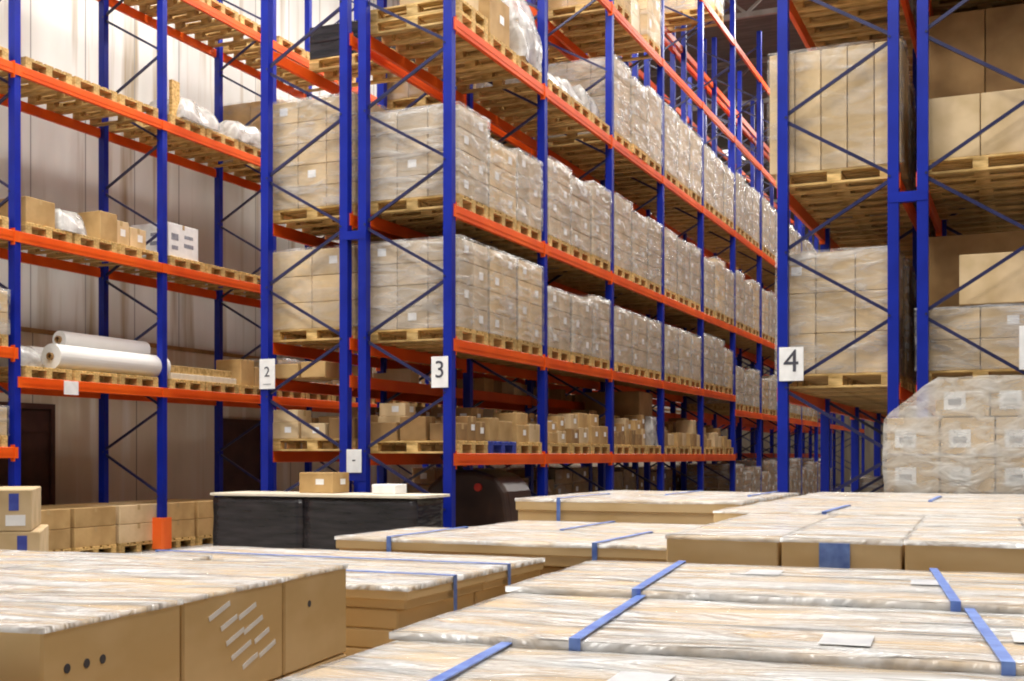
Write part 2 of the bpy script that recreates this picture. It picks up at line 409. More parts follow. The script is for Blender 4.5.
def pallet(x, y, z, label, detail=True, rz=0, group='wooden pallets on the racks', now=False):
    if group == 'wooden pallets on the racks' and not now:
        QUEUE.append((math.hypot(x, y)+abs(z-1.4)*.5, x, y, z, label, detail)); return
    if 'blue plastic' in label:
        t = empty('plastic_pallet',(x,y,z),rz); a_, b_ = DK.copy(), RN.copy(); a_.materials[0] = b_.materials[0] = M['bluelabel']; link('top_deck', a_, t)
        for yy in (-.35,0,.35): link('runner', b_, t, (0,yy,0))
    elif detail:
        t = empty('wooden_pallet', (x,y,z), rz); link('top_deck', DK, t)
        for yy in (-.35,0,.35): link('runner', RN, t, (0,yy,0))
    else: t = link('wooden_pallet', WP, None, (x,y,z), rz)
    return tag(t, label, 'pallet', group)

# ------------------------------------------------------------------ loads
def carton_mesh(dx, dy, dz, mat):
    def f():
        mb = MB().bbox(-dx/2,dx/2,-dy/2,dy/2,0,dz,.007)
        return mb.mesh('carton', mat)
    return cached(('c',round(dx,3),round(dy,3),round(dz,3),mat), f)
def labelmesh(w, h): return cached(('l',w,h), lambda: MB().box(-w/2,w/2,-.0015,.0015,-h/2,h/2).mesh('shipping_label','paper'))
def tapemesh(dx,dy,dz):
    return cached(('t',round(dx,3),round(dy,3),round(dz,3)), lambda: MB().box(-dx/2-.001,dx/2+.001,-.025,.025,dz,dz+.0015).box(-dx/2-.0015,-dx/2,-.025,.025,dz-.07,dz).box(dx/2,dx/2+.0015,-.025,.025,dz-.07,dz).mesh('packing_tape','tape'))
def load(x, y, z, h, label, mat='card_grey', nx=3, ny=2, nz=4, detail=True, film='film', dx=1.2, dy=.8, labels=True, seed=0, rz=0, group='film-wrapped loads on the racks', name='wrapped_load', amp=.012):
    t = empty(name, (x,y,z), rz); tag(t, label, 'wrapped load', group)
    cx, cy, cz = dx/nx, dy/ny, h/nz
    if detail:
        cm = carton_mesh(cx-.008, cy-.008, cz-.004, mat)
        for i in range(nx):
            for j in range(ny):
                for k in range(nz):
                    if 0 < i < nx-1 and 0 < j < ny-1 and k < nz-1: continue
                    c = link('carton', cm, t, (-dx/2+cx*(i+.5), -dy/2+cy*(j+.5), cz*k))
                    if labels and j == 0 and (i*2+k*3+seed)%7 == 0:
                        link('shipping_label', labelmesh(.11,.09), c, (0,-cy/2+.001,cz*.55))
                    if labels and i == nx-1 and (j+k+seed)%2 == 0:
                        link('shipping_label', labelmesh(.11,.09), c, (cx/2-.001,0,cz*.55), math.pi/2)
    else:
        def f():
            mb = MB()
            for i in range(nx):
                for j in range(ny):
                    for k in range(nz):
                        if 0 < i < nx-1 and 0 < j < ny-1 and k < nz-1: continue
                        a, b, c = -dx/2+cx*i, -dy/2+cy*j, cz*k
                        mb.box(a+.006,a+cx-.006,b+.006,b+cy-.006,c+.003,c+cz-.006)
                        if labels and i == nx-1 and (j+k)%2 == 0: mb.box(a+cx-.006,a+cx-.003,b+cy*.35,b+cy*.62,c+cz*.4,c+cz*.72,1)
            return mb.mesh('carton_stack', mat, 'paper')
        link('carton_stack', cached(('cs',dx,dy,round(h,2),nx,ny,nz,mat,labels), f), t)
    if film:
        e = .018; sd = seed%4
        def g():
            me = grid_shell(-dx/2-e,dx/2+e,-dy/2-e,dy/2+e,0.002,h+e,7).mesh('stretch_film', film)
            crumple(me, amp, 4.5, sd)
            for p in me.polygons: p.use_smooth = True
            return me
        link('stretch_film', cached(('f',dx,dy,round(h,2),film,sd,amp), g), t)
    return t
def carton(x, y, z, dx, dy, dz, mat, label, rz=0, tape=True, lab=None, group='loose cartons', cat='carton', name='carton'):
    o = link(name, carton_mesh(dx,dy,dz,mat), None, (x,y,z), rz); tag(o, label, cat, group)
    if tape: link('packing_tape', tapemesh(dx,dy,dz), o)
    if lab:
        w, h = lab; link('shipping_label', labelmesh(w,h), o, (dx*.12,-dy/2-.002,dz*.55))
        link('shipping_label', labelmesh(w,h), o, (dx/2+.002,dy*.1,dz*.55), math.pi/2)
    return o
SLOT = lambda y0, k, s: y0 + k*BAY + .12 + .4 + .86*s + .02
LN = {1:'lowest',2:'second',3:'third',4:'fourth',5:'fifth'}
R = random.Random(3)
def where(rk, lv, k, s): return '%s level of %s, %s from its near end' % (lv, rk, ordn(k*3+s+1))
TONE = ['card_grey','card_grey','card_pale','card']
def put(rk, lv, xc, y0, k, s, z, h, mat=None, detail=None, film='film', nz=None, nx=3, ny=2, jx=.0, pal=True, dx=1.2, labels=True, dy=.8, amp=.012):
    detail = (k < 2) if detail is None else detail
    y = SLOT(y0,k,s); w = where(rk,lv,k,s); jx = jx + R.uniform(-.02,.02)
    if pal:
        pallet(xc+jx, y, z, 'wooden pallet under a load, '+w, detail); z += .145
    mat = mat or R.choice(TONE)
    nz = nz or max(2, round(h/.27))
    adj = {'card_grey':'grey-beige','card_pale':'pale','card':'tan','card_dark':'dark brown','card_cream':'cream','black':'black'}[mat]
    return load(xc+jx, y, z, h, 'film-wrapped %s carton load, %s' % (adj, w), mat, nx, ny, nz, detail, film, seed=k*3+s+int(z*7), dx=dx, dy=dy, labels=labels, amp=amp)
def loose(rk, lv, xc, y0, k, s, z, pal=True, hmax=.5, detail=None, mats=('card','card_pale','card','card_dark')):
    """a pallet with a few loose cartons"""
    detail = (k < 3) if detail is None else detail
    y = SLOT(y0,k,s); w = where(rk,lv,k,s)
    if pal: pallet(xc, y, z, ('blue plastic' if (rk,lv,k,s)==('plate-three rack','lowest',0,1) else 'wooden')+' pallet with loose cartons, '+w, detail); z += .145
    n = 0
    xs = xc+.6; 
    for i in range(3):
        cx = [.38,.36,.40][i]
        yy = y-.39
        while yy < y+.22:
            dy = R.uniform(.22,.42); dy = min(dy, y+.39-yy)
            zz = z
            for lvl in range(R.choice((1,1,2,2))):
                dz = R.uniform(.14,.30)
                if zz+dz-z > hmax: break
                n += 1
                carton(xc+.6-.2-.4*i, yy+dy/2, zz, cx-.02-.03*lvl, dy-.015-.02*lvl, dz, R.choice(mats),
                       '%s carton on %s' % (ordn(n), w), tape=detail, lab=(.09,.07) if R.random()<.5 and detail else None, group='loose cartons on '+lv+' level of '+rk)
                zz += dz
            yy += dy
def empties(rk, lv, xc, y0, k, s, z, n):
    y = SLOT(y0,k,s)
    for i in range(n):
        pallet(xc, y, z+i*.1445, 'empty pallet, %s up, %s' % (ordn(i+1), where(rk,lv,k,s)), k < 3)
def bag(x, y, z, dx, dy, dz, label, seed=1, mat='bag'):
    me = grid_shell(-dx/2,dx/2,-dy/2,dy/2,0,dz,10).mesh('plastic_bag', mat)
    for v in me.vertices:
        t = v.co.z/dz; q = 1-.35*t*t
        v.co.x *= q; v.co.y *= q
    crumple(me, .07, 3.2, seed)
    for p in me.polygons: p.use_smooth = True
    return tag(link('plastic_film_bundle', me, None, (x,y,z)), label, 'film bundle', 'crumpled film bundles')

# ---- plate-three rack (aisle side of the back-to-back pair)
X2, X1 = -6.54, -7.89
for k in range(13):
    for s in range(3):
        if k < 5:
            if (k,s) != (2,2): loose('plate-three rack','lowest',X2,YC,k,s,1.42, hmax=.5 if k < 2 else .62)
            h = 1.02 if k == 0 else (.90 if s==2 else .80) if k == 1 else .85 if k < 4 else .95
            if (k,s) != (4,2): put('plate-three rack','second',X2,YC,k,s,2.71, h, mat='card_grey' if k else ['card_grey','card_pale','card_pale'][s])
            else: put('plate-three rack','second',X2,YC,k,s,2.71,.8,mat='card_pale')
        else:
            if k < 9: put('plate-three rack','lowest',X2,YC,k,s,2.40,R.uniform(.6,.9))
        put('plate-three rack','third' if k<5 else 'second',X2,YC,k,s,4.22, [1.02,.82,.90][s] if k==0 else R.uniform(.95,1.12), mat=['card_grey','card_pale','card_grey'][s] if k==0 else R.choice(('card_grey','card_grey','card_pale')))
        lv = 'fourth' if k<5 else 'third'
        if k >= 2: put('plate-three rack',lv,X2,YC,k,s,6.32, R.uniform(1.05,1.18), mat='card_grey')
pallet(X2,SLOT(YC,2,2),1.42,'wooden pallet under one very tall dark carton, lowest level of plate-three rack')
carton(X2-.05,SLOT(YC,2,2),1.565,1.0,.76,.92,'card_dark','very tall dark brown carton on lowest level of plate-three rack',tape=False)
bag(X2+.48,SLOT(YC,2,2)+.1,1.565,.2,.5,.5,'grey crumpled film hanging on the very tall dark carton',8)
for s, n in ((0,2),):
    empties('plate-three rack','fourth',X2,YC,0,s,6.32,n)
pallet(X2,SLOT(YC,0,1),6.32,'wooden pallet under a tall brown carton, fourth level of plate-three rack')
carton(X2+.2,SLOT(YC,0,1),6.465,.7,.6,.55,'card','brown carton standing high beside the white film bundle on plate-three rack',lab=(.12,.1))
carton(X2+.1,SLOT(YC,0,0)+.1,6.61,.8,.5,.3,'card_pale','pale carton on two stacked pallets high in plate-three rack')
pallet(X2,SLOT(YC,0,2),6.32,'wooden pallet under the tall white film bundle, fourth level of plate-three rack')
carton(X2+.15,SLOT(YC,0,2),6.465,.6,.45,.6,'card','brown carton half wrapped in the tall white film bundle, plate-three rack')
bag(X2+.1,SLOT(YC,0,2),6.466,1.05,.74,.95,'tall crumpled white film bundle high in plate-three rack',3)
for s in range(3):
    pallet(X2,SLOT(YC,1,s),6.32,'wooden pallet holding crumpled film, '+where('plate-three rack','fourth',1,s))
    bag(X2,SLOT(YC,1,s),6.465,1.0,.7,.28+.1*s,'low crumpled white film bundle, '+where('plate-three rack','fourth',1,s),5+s)
put('plate-three rack','fifth',X2,YC,2,2,8.38,1.75,mat='card_pale',nz=4,film='film_thin',nx=2)
put('plate-three rack','fifth',X2-.1,YC,2,1,8.38,.5,mat='card_cream',nz=2,film=None)
put('plate-three rack','fifth',X2,YC,2,0,8.38,.35,mat='card',nz=2,film='film_thin')
put('plate-three rack','top',X2,YC,4,1,10.5,1.3,mat='card_pale',nz=4)
# ---- plate-two rack
for k in range(9):
    for s in range(3):
        if k < 5:
            loose('plate-two rack','lowest',X1,YC,k,s,1.45,hmax=.5)
            loose('plate-two rack','second',X1,YC,k,s,2.33,hmax=.2,pal=False,detail=False)
        if k < 4: put('plate-two rack','third',X1,YC,k,s,2.77,.95 if k==0 else .9,mat='card_pale' if s!=1 else 'card',film='film_thin',nz=3,nx=2,ny=1)
        if k < 8: put('plate-two rack','fourth',X1,YC,k,s,4.22,1.30 if (k==0) else 1.1,mat='card_pale',film='film')
        if 1 <= k < 4: put('plate-two rack','fifth',X1,YC,k,s,6.32,.9,mat='card_dark' if k<2 else 'card_grey',film='film_thin')
        if k < 5: empties('plate-two rack','sixth',X1,YC,k,s,8.38,1 if s!=1 else 2)
pallet(X1,SLOT(YC,0,1),6.32,'wooden pallet under the black-wrapped load on fifth level of plate-two rack')
load(X1,SLOT(YC,0,1),6.465,.42,'low black-wrapped load on fifth level of plate-two rack','black',2,2,2,True,None,labels=False,name='black_wrapped_load')
# ---- racks 4 and 5
X4, X5 = -1.84, -.45
for k in range(10):
    for s in range(3):
        if k < 7: put('plate-four rack','lowest',X4,YR,k,s,2.10,1.27 if k<3 else R.uniform(.7,1.1),mat=['card_pale','card','card_grey'][s] if k==0 else None,film='film_thin' if k else 'film',nx=3 if k or s else 3,nz=3 if k==0 else None)
        if (k,s)==(0,0): put('plate-four rack','second',X4,YR,k,s,4.22,1.26,mat='card_pale',film='film_thin',nx=5,ny=2,nz=1,dx=1.34,labels=False,jx=-.04)
        elif k < 8: put('plate-four rack','second',X4,YR,k,s,4.22,R.uniform(.9,1.2),dx=1.3,jx=-.05)
        if k < 6: put('plate-four rack','third',X4,YR,k,s,6.32,R.uniform(.8,1.1))
        if k < 4:
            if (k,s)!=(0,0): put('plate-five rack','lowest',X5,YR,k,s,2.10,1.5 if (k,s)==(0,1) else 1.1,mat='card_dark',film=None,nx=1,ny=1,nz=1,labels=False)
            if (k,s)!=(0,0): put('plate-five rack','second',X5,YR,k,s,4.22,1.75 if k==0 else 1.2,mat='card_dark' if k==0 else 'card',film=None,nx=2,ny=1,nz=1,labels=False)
            put('plate-five rack','third',X5,YR,k,s,6.32,1.0,mat='card')
pallet(X5,SLOT(YR,0,0),4.22,'wooden pallet under two big tan cartons, second level of plate-five rack')
for i in (0,1): carton(X5-.3+.6*i,SLOT(YR,0,0),4.365,.592,.78,.62,'card_pale','big tan carton of a side-by-side pair in plate-five rack, %s' % ('near the rack spacer' if i==0 else 'away from the rack spacer'))
pallet(X5,SLOT(YR,0,0),2.10,'wooden pallet under film-wrapped cartons, lowest level of plate-five rack')
load(X5,SLOT(YR,0,0),2.245,.62,'low film-wrapped tan cartons under one big carton, plate-five rack','card_pale',2,2,2,True,'film',seed=2)
carton(X5+.2,SLOT(YR,0,0),2.90,.8,.7,.50,'card_pale','big tan carton lying on the wrapped cartons in plate-five rack')
# floor positions of the racks
for k in range(1,10):
    for s in range(3):
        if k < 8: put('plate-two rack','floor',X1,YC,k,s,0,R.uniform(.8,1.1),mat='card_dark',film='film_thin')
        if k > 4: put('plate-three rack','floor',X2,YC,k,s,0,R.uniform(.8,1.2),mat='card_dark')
        if k > 1: put('plate-four rack','floor',X4,YR,k,s,0,R.uniform(.7,1.0))
# ---- wall rack: k counted from its second visible frame
XL = -12.3; YL = 11.4
def wl(lv,k,s): return '%s level of the wall rack, %s along' % (lv, ordn(k*3+s+4))
def lp(k,s,z,what,lv): pallet(XL,SLOT(YL,k,s),z,'wooden pallet %s, %s'%(what,wl(lv,k,s)),True)
for s in range(3):   # bay beyond the post, nearest
    lp(-1,s,6.32,'empty','top'); lp(-1,s,4.22,'empty','third'); 
    put('wall rack','second',XL,YL,-1,s,2.75,.55,mat='card_pale',detail=True); put('wall rack','lowest',XL,YL,-1,s,1.50,.35,mat='card_pale',detail=True)
    lp(0,s,6.32,'empty','top'); lp(1,s,8.38,'empty','roof'); lp(0,s,8.38,'empty','roof'); lp(2,s,8.38,'empty','roof')
    lp(2,s,6.32,'empty','top')
lp(0,0,4.22,'under a tan carton','third'); carton(XL+.25,SLOT(YL,0,0)-.1,4.365,.6,.5,.34,'card','tan carton beside crumpled film on the wall rack, third level'); 
bag(XL+.2,SLOT(YL,0,0)+.45,4.365,.8,.5,.34,'crumpled film between two tan cartons on the wall rack',9)
lp(0,1,4.22,'under film and cartons','third'); carton(XL+.25,SLOT(YL,0,1)+.28,4.22+.145,.62,.34,.40,'card','tan carton next to small cartons on the wall rack, third level')
lp(0,2,4.22,'under small cartons','third')
for i in range(4): carton(XL+.3-.3*(i//2),SLOT(YL,0,2)-.2+.36*(i%2),4.365,.28,.33,.36-.05*(i%2),'card_pale','small pale carton %s of four in a cluster on the wall rack' % ordn(i+1),lab=(.1,.1))
lp(1,0,4.22,'under a white carton','third'); wc = carton(XL+.2,SLOT(YL,1,0)-.05,4.365,.7,.7,.50,'paper','white carton with dark print on the wall rack')
for a_, b_, w_, h_ in ((-.2,.30,.16,.10),(.12,.33,.2,.05),(.12,.2,.22,.06),(-.2,.14,.14,.06)):
    link('print_mark', MB().box(a_-w_/2,a_+w_/2,-.352,-.35,b_-h_/2,b_+h_/2).box(.35,.352,a_-w_/2,a_+w_/2,b_-h_/2,b_+h_/2).mesh('print_mark','print'), wc)
 
lp(1,1,4.22,'empty','third'); lp(1,2,4.22,'empty','third')
for s in range(3): lp(2,s,4.22,'empty','third')
for s in range(3): lp(1,s,6.32,'under film','top')
link_ = tag(link('upright_plank', MB().bbox(-.03,.03,-.09,.09,0,.55,.004).mesh('plank','wood')), 'short plank standing upright on a wall rack pallet', 'plank'); link_.location = (XL+.5,SLOT(YL,1,0)-.2,6.465)
bag(XL+.2,SLOT(YL,1,0)+.25,6.465,.9,.9,.36,'white crumpled film behind the upright plank on the wall rack',11)
bag(XL+.2,SLOT(YL,1,2)-.2,6.465,.9,.8,.34,'white crumpled film bundle near the end of the wall rack bay',12)
for s in (0,1,2): load(XL,SLOT(YL,2,s),6.465,1.0,'brown wrapped load, %s'%wl('top',2,s),'card',2,1,2,True,'film_thin',labels=False)
for k in range(3,8):
    for s in range(3):
        put('wall rack','top',XL,YL,k,s,6.32,.9); put('wall rack','third',XL,YL,k,s,4.22,.8)
        put('wall rack','lowest',XL,YL,k,s,2.39,.7)
# white rolls on pallets
for s in range(3): lp(0,s,2.39,'under white rolls','lowest')
for i,(x,z,r,y0,y1) in enumerate(((.42,.145+.17,.17,.55,2.75),(.05,.145+.16,.16,.5,2.7),(-.3,.145+.15,.15,.45,2.6),(.22,.145+.43,.12,.9,2.6))):
    t = empty('white_roll',(XL+x,YL+y0+.2,2.39+z)); tag(t,'long white film roll on wall rack, %s'%('outermost','middle of three below','nearest the wall','resting on top of the others')[i] if i<3 else 'thin white film roll resting on top of the bigger rolls','roll','long white rolls on the wall rack')
    link('film_winding',MB().cyl((0,0,0),(0,y1-y0,0),r,28,.05).mesh('film_winding','roll'),t)
    link('cardboard_core',MB().cyl((0,-.04,0),(0,y1-y0+.04,0),.049,20,.035).mesh('cardboard_core','card_dark'),t)
bag(XL+.25,YL+.3,2.535,.6,.36,.3,'grey-white film bundle beside the ends of the rolls',14)
for s in range(3): lp(1,s,2.39,'under planks' if s<2 else 'under tan cartons','lowest')
for i in range(5): tag(link('timber_plank',MB().bbox(-.07,.07,-.8,.8,0,.09,.005).mesh('plank','board'),None,(XL+.5-.2*i,YL+BAY+.98,2.535)),'pale plank on the wall rack, %s from the aisle'%ordn(i+1),'plank','pale planks on the wall rack')
tag(link('timber_plank',MB().bbox(-.3,.3,-.75,.75,0,.12,.005).mesh('plank','wood'),None,(XL+.2,YL+BAY+1.0,2.626)),'broad wooden board lying across pale planks on the wall rack','board')
for i in range(2): carton(XL+.3,SLOT(YL,1,2)-.15+.38*i,2.535,.5,.36,.42-.1*i,'card','tan carton standing past the planks on the wall rack, %s'%('taller' if i==0 else 'lower'))
for k in (2,):
    for s in range(3): put('wall rack','lowest',XL,YL,k,s,2.39,.5,mat='card')
# floor-level pallets by the wall
for i in range(5):
    y = 12.05+.87*i
    pallet(XL-.12,y,0,'wooden pallet on the floor under the wall rack, %s along'%ordn(i+1),True,group='floor pallets under the wall rack')
    for j in range(2):
        for a in range(2):
            carton(XL-.42+.6*a,y,.145+.27*j,.585,.79,.265,'card' if (i+a)%3 else 'card_pale','low wide carton, %s layer %s on the %s floor pallet by the wall'%(('lower','upper')[j],('back','front')[a],ordn(i+1)),group='cartons on floor pallets by the wall')

QUEUE.sort()
for d, x, y, z, lab, det in QUEUE[:245]: pallet(x, y, z, lab, det, now=True)
fm = MB()
for d, x, y, z, lab, det in QUEUE[245:]:
    for x0,w in ((-.4,.145),(-.215,.1),(-.0725,.145),(.115,.1),(.255,.145)): fm.box(x-.6,x+.6,y+x0,y+x0+w,z+.122,z+.144)
    for yy in (-.35,0,.35):
        fm.box(x-.6,x+.6,y+yy-.05,y+yy+.05,z,z+.022)
        for xx in (-.6,-.0725,.455): fm.box(x+xx,x+xx+.145,y+yy-.05,y+yy+.05,z+.022,z+.122)
if fm.v: tag(link('wooden_pallet', fm.mesh('wooden_pallet','wood')), 'the many small wooden pallets at the far ends of the racks', 'pallet', None, 'stuff')

# ------------------------------------------------------------------ tow tractor in the dark bay of plate-three rack
def tractor():
    t = empty('tow_tractor',(-6.5,13.9,0)); tag(t,'dark electric tow tractor parked under the lowest beam of plate-three rack','vehicle')
    mb = MB(); prof = [(-.62,.18),(.62,.18),(.66,.55),(.60,.95),(.45,1.14),(.15,1.22),(-.25,1.2),(-.5,1.0),(-.62,.6)]
    n = len(prof); mb.v = [(x*1.0,-.42,z) for x,z in prof]+[(x,.42,z) for x,z in prof]
    me_f = [tuple(range(n)), tuple(range(2*n-1,n-1,-1))]+[(i,(i+1)%n,n+(i+1)%n,n+i) for i in range(n)]
    mb.f = me_f; mb.mi = [0]*len(me_f)
    o = link('body',mb.mesh('body','machine'),t)
    md = o.modifiers.new('b','BEVEL'); md.width = .07; md.segments = 3
    w = MB().cyl((0,-.06,0),(0,.06,0),.17,24,.07).mesh('wheel','rubber')
    for x in (-.42,.42):
        for y in (-.4,.4): link('wheel',w,t,(x,y,.17))
    link('tail_lamp',MB().cyl((0,-.03,0),(0,0,0),.05,20).mesh('tail_lamp','red'),t,(.23,-.42,1.0),None,'red tail lamp')
    link('steering_column',MB().bar((-.2,.1,1.15),(-.38,.1,1.32),.05,.05).cyl((-.40,.1,1.30),(-.385,.1,1.325),.16,20,.13).mesh('steering_column','rubber'),t)
tractor()

# ------------------------------------------------------------------ goods in front of the racks
LAST = []
def slab(x0,x1,y0,y1,z0,z1,mat,label,name='flat_carton',rz=0,piv=None,film=True,straps=(),lid=0,holes=(),fl='film_top',group='flat cartons in the packing area',skew=0.,strapsx=()):
    """flat carton between corner points in its own block frame (turned rz about piv)"""
    px, py = piv or (x0,y0)
    cx, cy = (x0+x1)/2-px, (y0+y1)/2-py
    c, s = math.cos(rz), math.sin(rz)
    dx, dy, dz = x1-x0, y1-y0, z1-z0
    o = link(name, None, None) if False else bpy.data.objects.new(name, MB().bbox(-dx/2,dx/2,-dy/2,dy/2,0,dz,.006).mesh('flat_carton', mat))
    C.objects.link(o); o.location = (px+cx*c-cy*s, py+cx*s+cy*c, z0); o.rotation_euler.z = rz
    tag(o, label, 'carton', group); LAST[:] = [o]
    if lid:
        link('lid', MB().bbox(-dx/2-.012,dx/2+.012,-dy/2-.012,dy/2+.012,dz-lid,dz+.006,.005).mesh('lid', mat), o)
    if film:
        mb = MB(); nx_, ny_ = 26, 10; e = .004+(.012 if lid else 0)
        zt = dz+.008
        P = []
        for j in range(-1, ny_+2):
            for i in range(-1, nx_+2):
                ii, jj = min(max(i,0),nx_), min(max(j,0),ny_)
                x = -dx/2-e+(dx+2*e)*ii/nx_; y = -dy/2-e+(dy+2*e)*jj/ny_
                zz = dz+.002+(.006 if lid else 0) + .008*abs(mnoise.noise(Vector((x*3+px,y*9,z1*5)))) 
                if i != ii or j != jj: zz = dz-.010*(1+.5*mnoise.noise(Vector((x*3,y*3,3))))
                P.append((x,y,zz))
        mb.v = P; w = nx_+3
        for j in range(ny_+2):
            for i in range(w-1): mb.f.append((j*w+i,j*w+i+1,(j+1)*w+i+1,(j+1)*w+i)); mb.mi.append(0)
        me = mb.mesh('stretch_film', fl)
        for p in me.polygons: p.use_smooth = True
        link('stretch_film', me, o)
    for sx in straps:
        wv = .013; e = .008+(.012 if lid else 0); sk = skew*dy
        xs = dx*(sx-.5); m2 = MB()
        n = len(m2.v)
        zt2 = dz+.012+(.006 if lid else 0)
        a = [(xs+sk/2-wv,-dy/2-e),(xs+sk/2+wv,-dy/2-e),(xs-sk/2+wv,dy/2+e),(xs-sk/2-wv,dy/2+e)]
        m2.prism(a, zt2-.003, zt2)
        m2.box(a[0][0],a[1][0],-dy/2-e-.002,-dy/2-e,0.0,zt2); m2.box(a[3][0],a[2][0],dy/2+e,dy/2+e+.002,0,zt2)
        link('strap', m2.mesh('strap','strap'), o, None, None, 'blue plastic strap')
    for fy in strapsx:
        yy = dy*(fy-.5); e = .02; zt2 = dz+.018
        m2 = MB().box(-dx/2-e,dx/2+e,yy-.014,yy+.014,zt2-.003,zt2).box(dx/2+e,dx/2+e+.002,yy-.014,yy+.014,-.06,zt2).box(-dx/2-e-.002,-dx/2-e,yy-.014,yy+.014,-.06,zt2)
        link('strap', m2.mesh('strap','strap'), o, None, None, 'blue plastic strap')
    for hx, hz in holes:
        link('handle_hole', MB().cyl((dx/2-.004,hx,hz),(dx/2+.0015,hx,hz),.011,14).mesh('handle_hole','ink'), o)
    return o
def stack(block, xs, ys, heights, z0, mat, topmat, where_, rz=0, piv=None, name='flat_carton', gap=.006, topkw=None, only=None):
    """columns of cartons on xs/ys grid lines"""
    topkw = topkw or {}; got = {}
    for i in range(len(xs)-1):
        for j in range(len(ys)-1):
            z = z0
            for k, h in enumerate(heights):
                top = k == len(heights)-1
                if only and not top and not only(i,j): z += h; continue
                kw = dict(topkw.get((i,j), topkw.get('*',{}))) if top else dict(film=False)
                got[(i,j)] = slab(xs[i]+gap, xs[i+1]-gap, ys[j]+gap, ys[j+1]-gap, z, z+h-.004, topmat if top else mat,
                     '%s carton, %s%s, %s' % ({'card':'tan','card_pale':'pale tan','kraft':'film-topped'}[topmat if top else mat],
                      ('%s column, %s row, '%(ordn(i+1),ordn(j+1))) if len(xs)>2 else ('%s row, '%ordn(j+1) if len(ys)>2 else ''),
                      ('top' if top else ('bottom layer','middle layer')[k]), where_), name, rz, piv or (xs[0],ys[0]), group='cartons of the '+block, **kw)
                z += h
    return got
def floor_pallet(cx, cy, rz, label, lx=1.2, ly=.8):
    t = pallet(cx, cy, 0, label, True, rz, 'floor pallets in the packing area'); t.scale = (lx/1.2, ly/.8, 1); return t
# F1: strapped flat cartons
rz = math.radians(3.5); pv = (-1.30, 2.30)
FR = [('a',1.42,2.45,.966,(.155,)),('b',2.47,3.30,.984,(.215,.68)),('c',3.31,4.22,1.002,(.185,.635))]
for n,(nm,y0,y1,ht,st) in enumerate(FR):
    z0 = .145; hs = [(ht-z0)/3]*3; z = z0
    nmz = ('row closest to the camera','middle row','row farthest from the camera')[n]
    for k in range(3):
        slab(-1.34-.02*n+.008*k,.55,y0,y1,z,z+hs[k]-.004,'kraft' if k==2 else 'card','%s flat carton, %s, %s of the strapped stack'%('cream' if k==2 else 'tan',('bottom layer','middle layer','top layer')[k],nmz),
             rz=rz,piv=pv,film=k==2,straps=st if k==2 else (),skew=.07,lid=.05 if k==2 else 0,group='strapped flat cartons')
        z += hs[k]
    if True:
        dx_, dy_ = .55+1.34, y1-y0; tp = LAST[0]; zz = hs[2]-.004+.0135
        for fx, fy, L_ in ((-.12,-.08,.9),(.40,.12,.5)) if n < 2 else ((.1,.1,1.0),):
            link('flap_seam', MB().box(fx-L_/2,fx+L_/2,fy-.003,fy+.003,zz-.002,zz).mesh('flap_seam','steel'), tp)
        for fx, fy in ((.22,.05),(-.3,.2)) if n != 1 else ((.45,-.05),(.05,-.22)):
            link('document_pouch', MB().bbox(fx-.055,fx+.055,fy-.08,fy+.08,zz-.001,zz,.0003).mesh('document_pouch','pouch'), tp, None, None, 'clear grey document pouch')
    c_, s_ = math.cos(rz), math.sin(rz)
    for q in (0,):
        X, Y = (-.4-pv[0]), ((y0+y1)/2-pv[1])
        floor_pallet(pv[0]+X*c_-Y*s_, pv[1]+X*s_+Y*c_, rz, 'wooden pallet under the %s of the strapped stack'%nmz, 1.85, y1-y0-.02)
# F2: film-wrapped cartons behind
xs = [-1.30+.44*i for i in range(5)]
rz2 = math.radians(2)
wb = stack('wrapped block', xs, [4.50,5.5,6.42], [.31,.31,.325], .145, 'card', 'kraft', 'wrapped block behind strapped cartons', rz2,
      topkw={'*':dict(fl='film_top')})
link('blue_tape', MB().box(-.055,.055,-.004,0,.16,.31).mesh('blue_tape','strap'), wb[(1,0)], (-.02,-.5+.002,.0), None, 'blue tape patch')
for i in range(2): floor_pallet(-.42,5.0+.95*i,rz2,'wooden pallet under the wrapped block, %s row'%('front','back')[i],1.74,.9)
# F3
stack('long cream block', [-1.62,.4], [6.56,7.5,8.45,9.4,10.34], [.315,.315,.315], .145, 'card', 'kraft', 'long block before the wrapped pallet', 0,
      topkw={(0,0):dict(straps=(.3,)),(0,2):dict(straps=(.5,)),'*':{}})
for i in range(4): floor_pallet(-.61,7.03+.95*i,0,'wooden pallet under the long cream block, %s row'%ordn(i+1),1.95,.86)
# F4: long lidded flat carton
for j,(y0,y1) in enumerate(((5.42,6.3),(6.33,7.2))):
    w = ('row behind the open-sided stack','row one step back')[j]
    slab(-3.24,-1.62,y0+.03,y1-.03,.145,.50,'card','tan lower carton under the long lidded carton, '+w,film=False)
    slab(-3.24,-1.62,y0+.03,y1-.03,.50,.855,'card','tan upper carton under the long lidded carton, '+w,film=False)
    slab(-3.33+.3*j,-1.50,y0,y1,.859,.965,'kraft','long shallow strapped carton, '+w,film=True,straps=(.17,.78) if j==0 else (.4,),lid=.055,fl='film_top')
    floor_pallet(-2.42,(y0+y1)/2,0,'wooden pallet under the long shallow carton, '+w,1.7,.82)
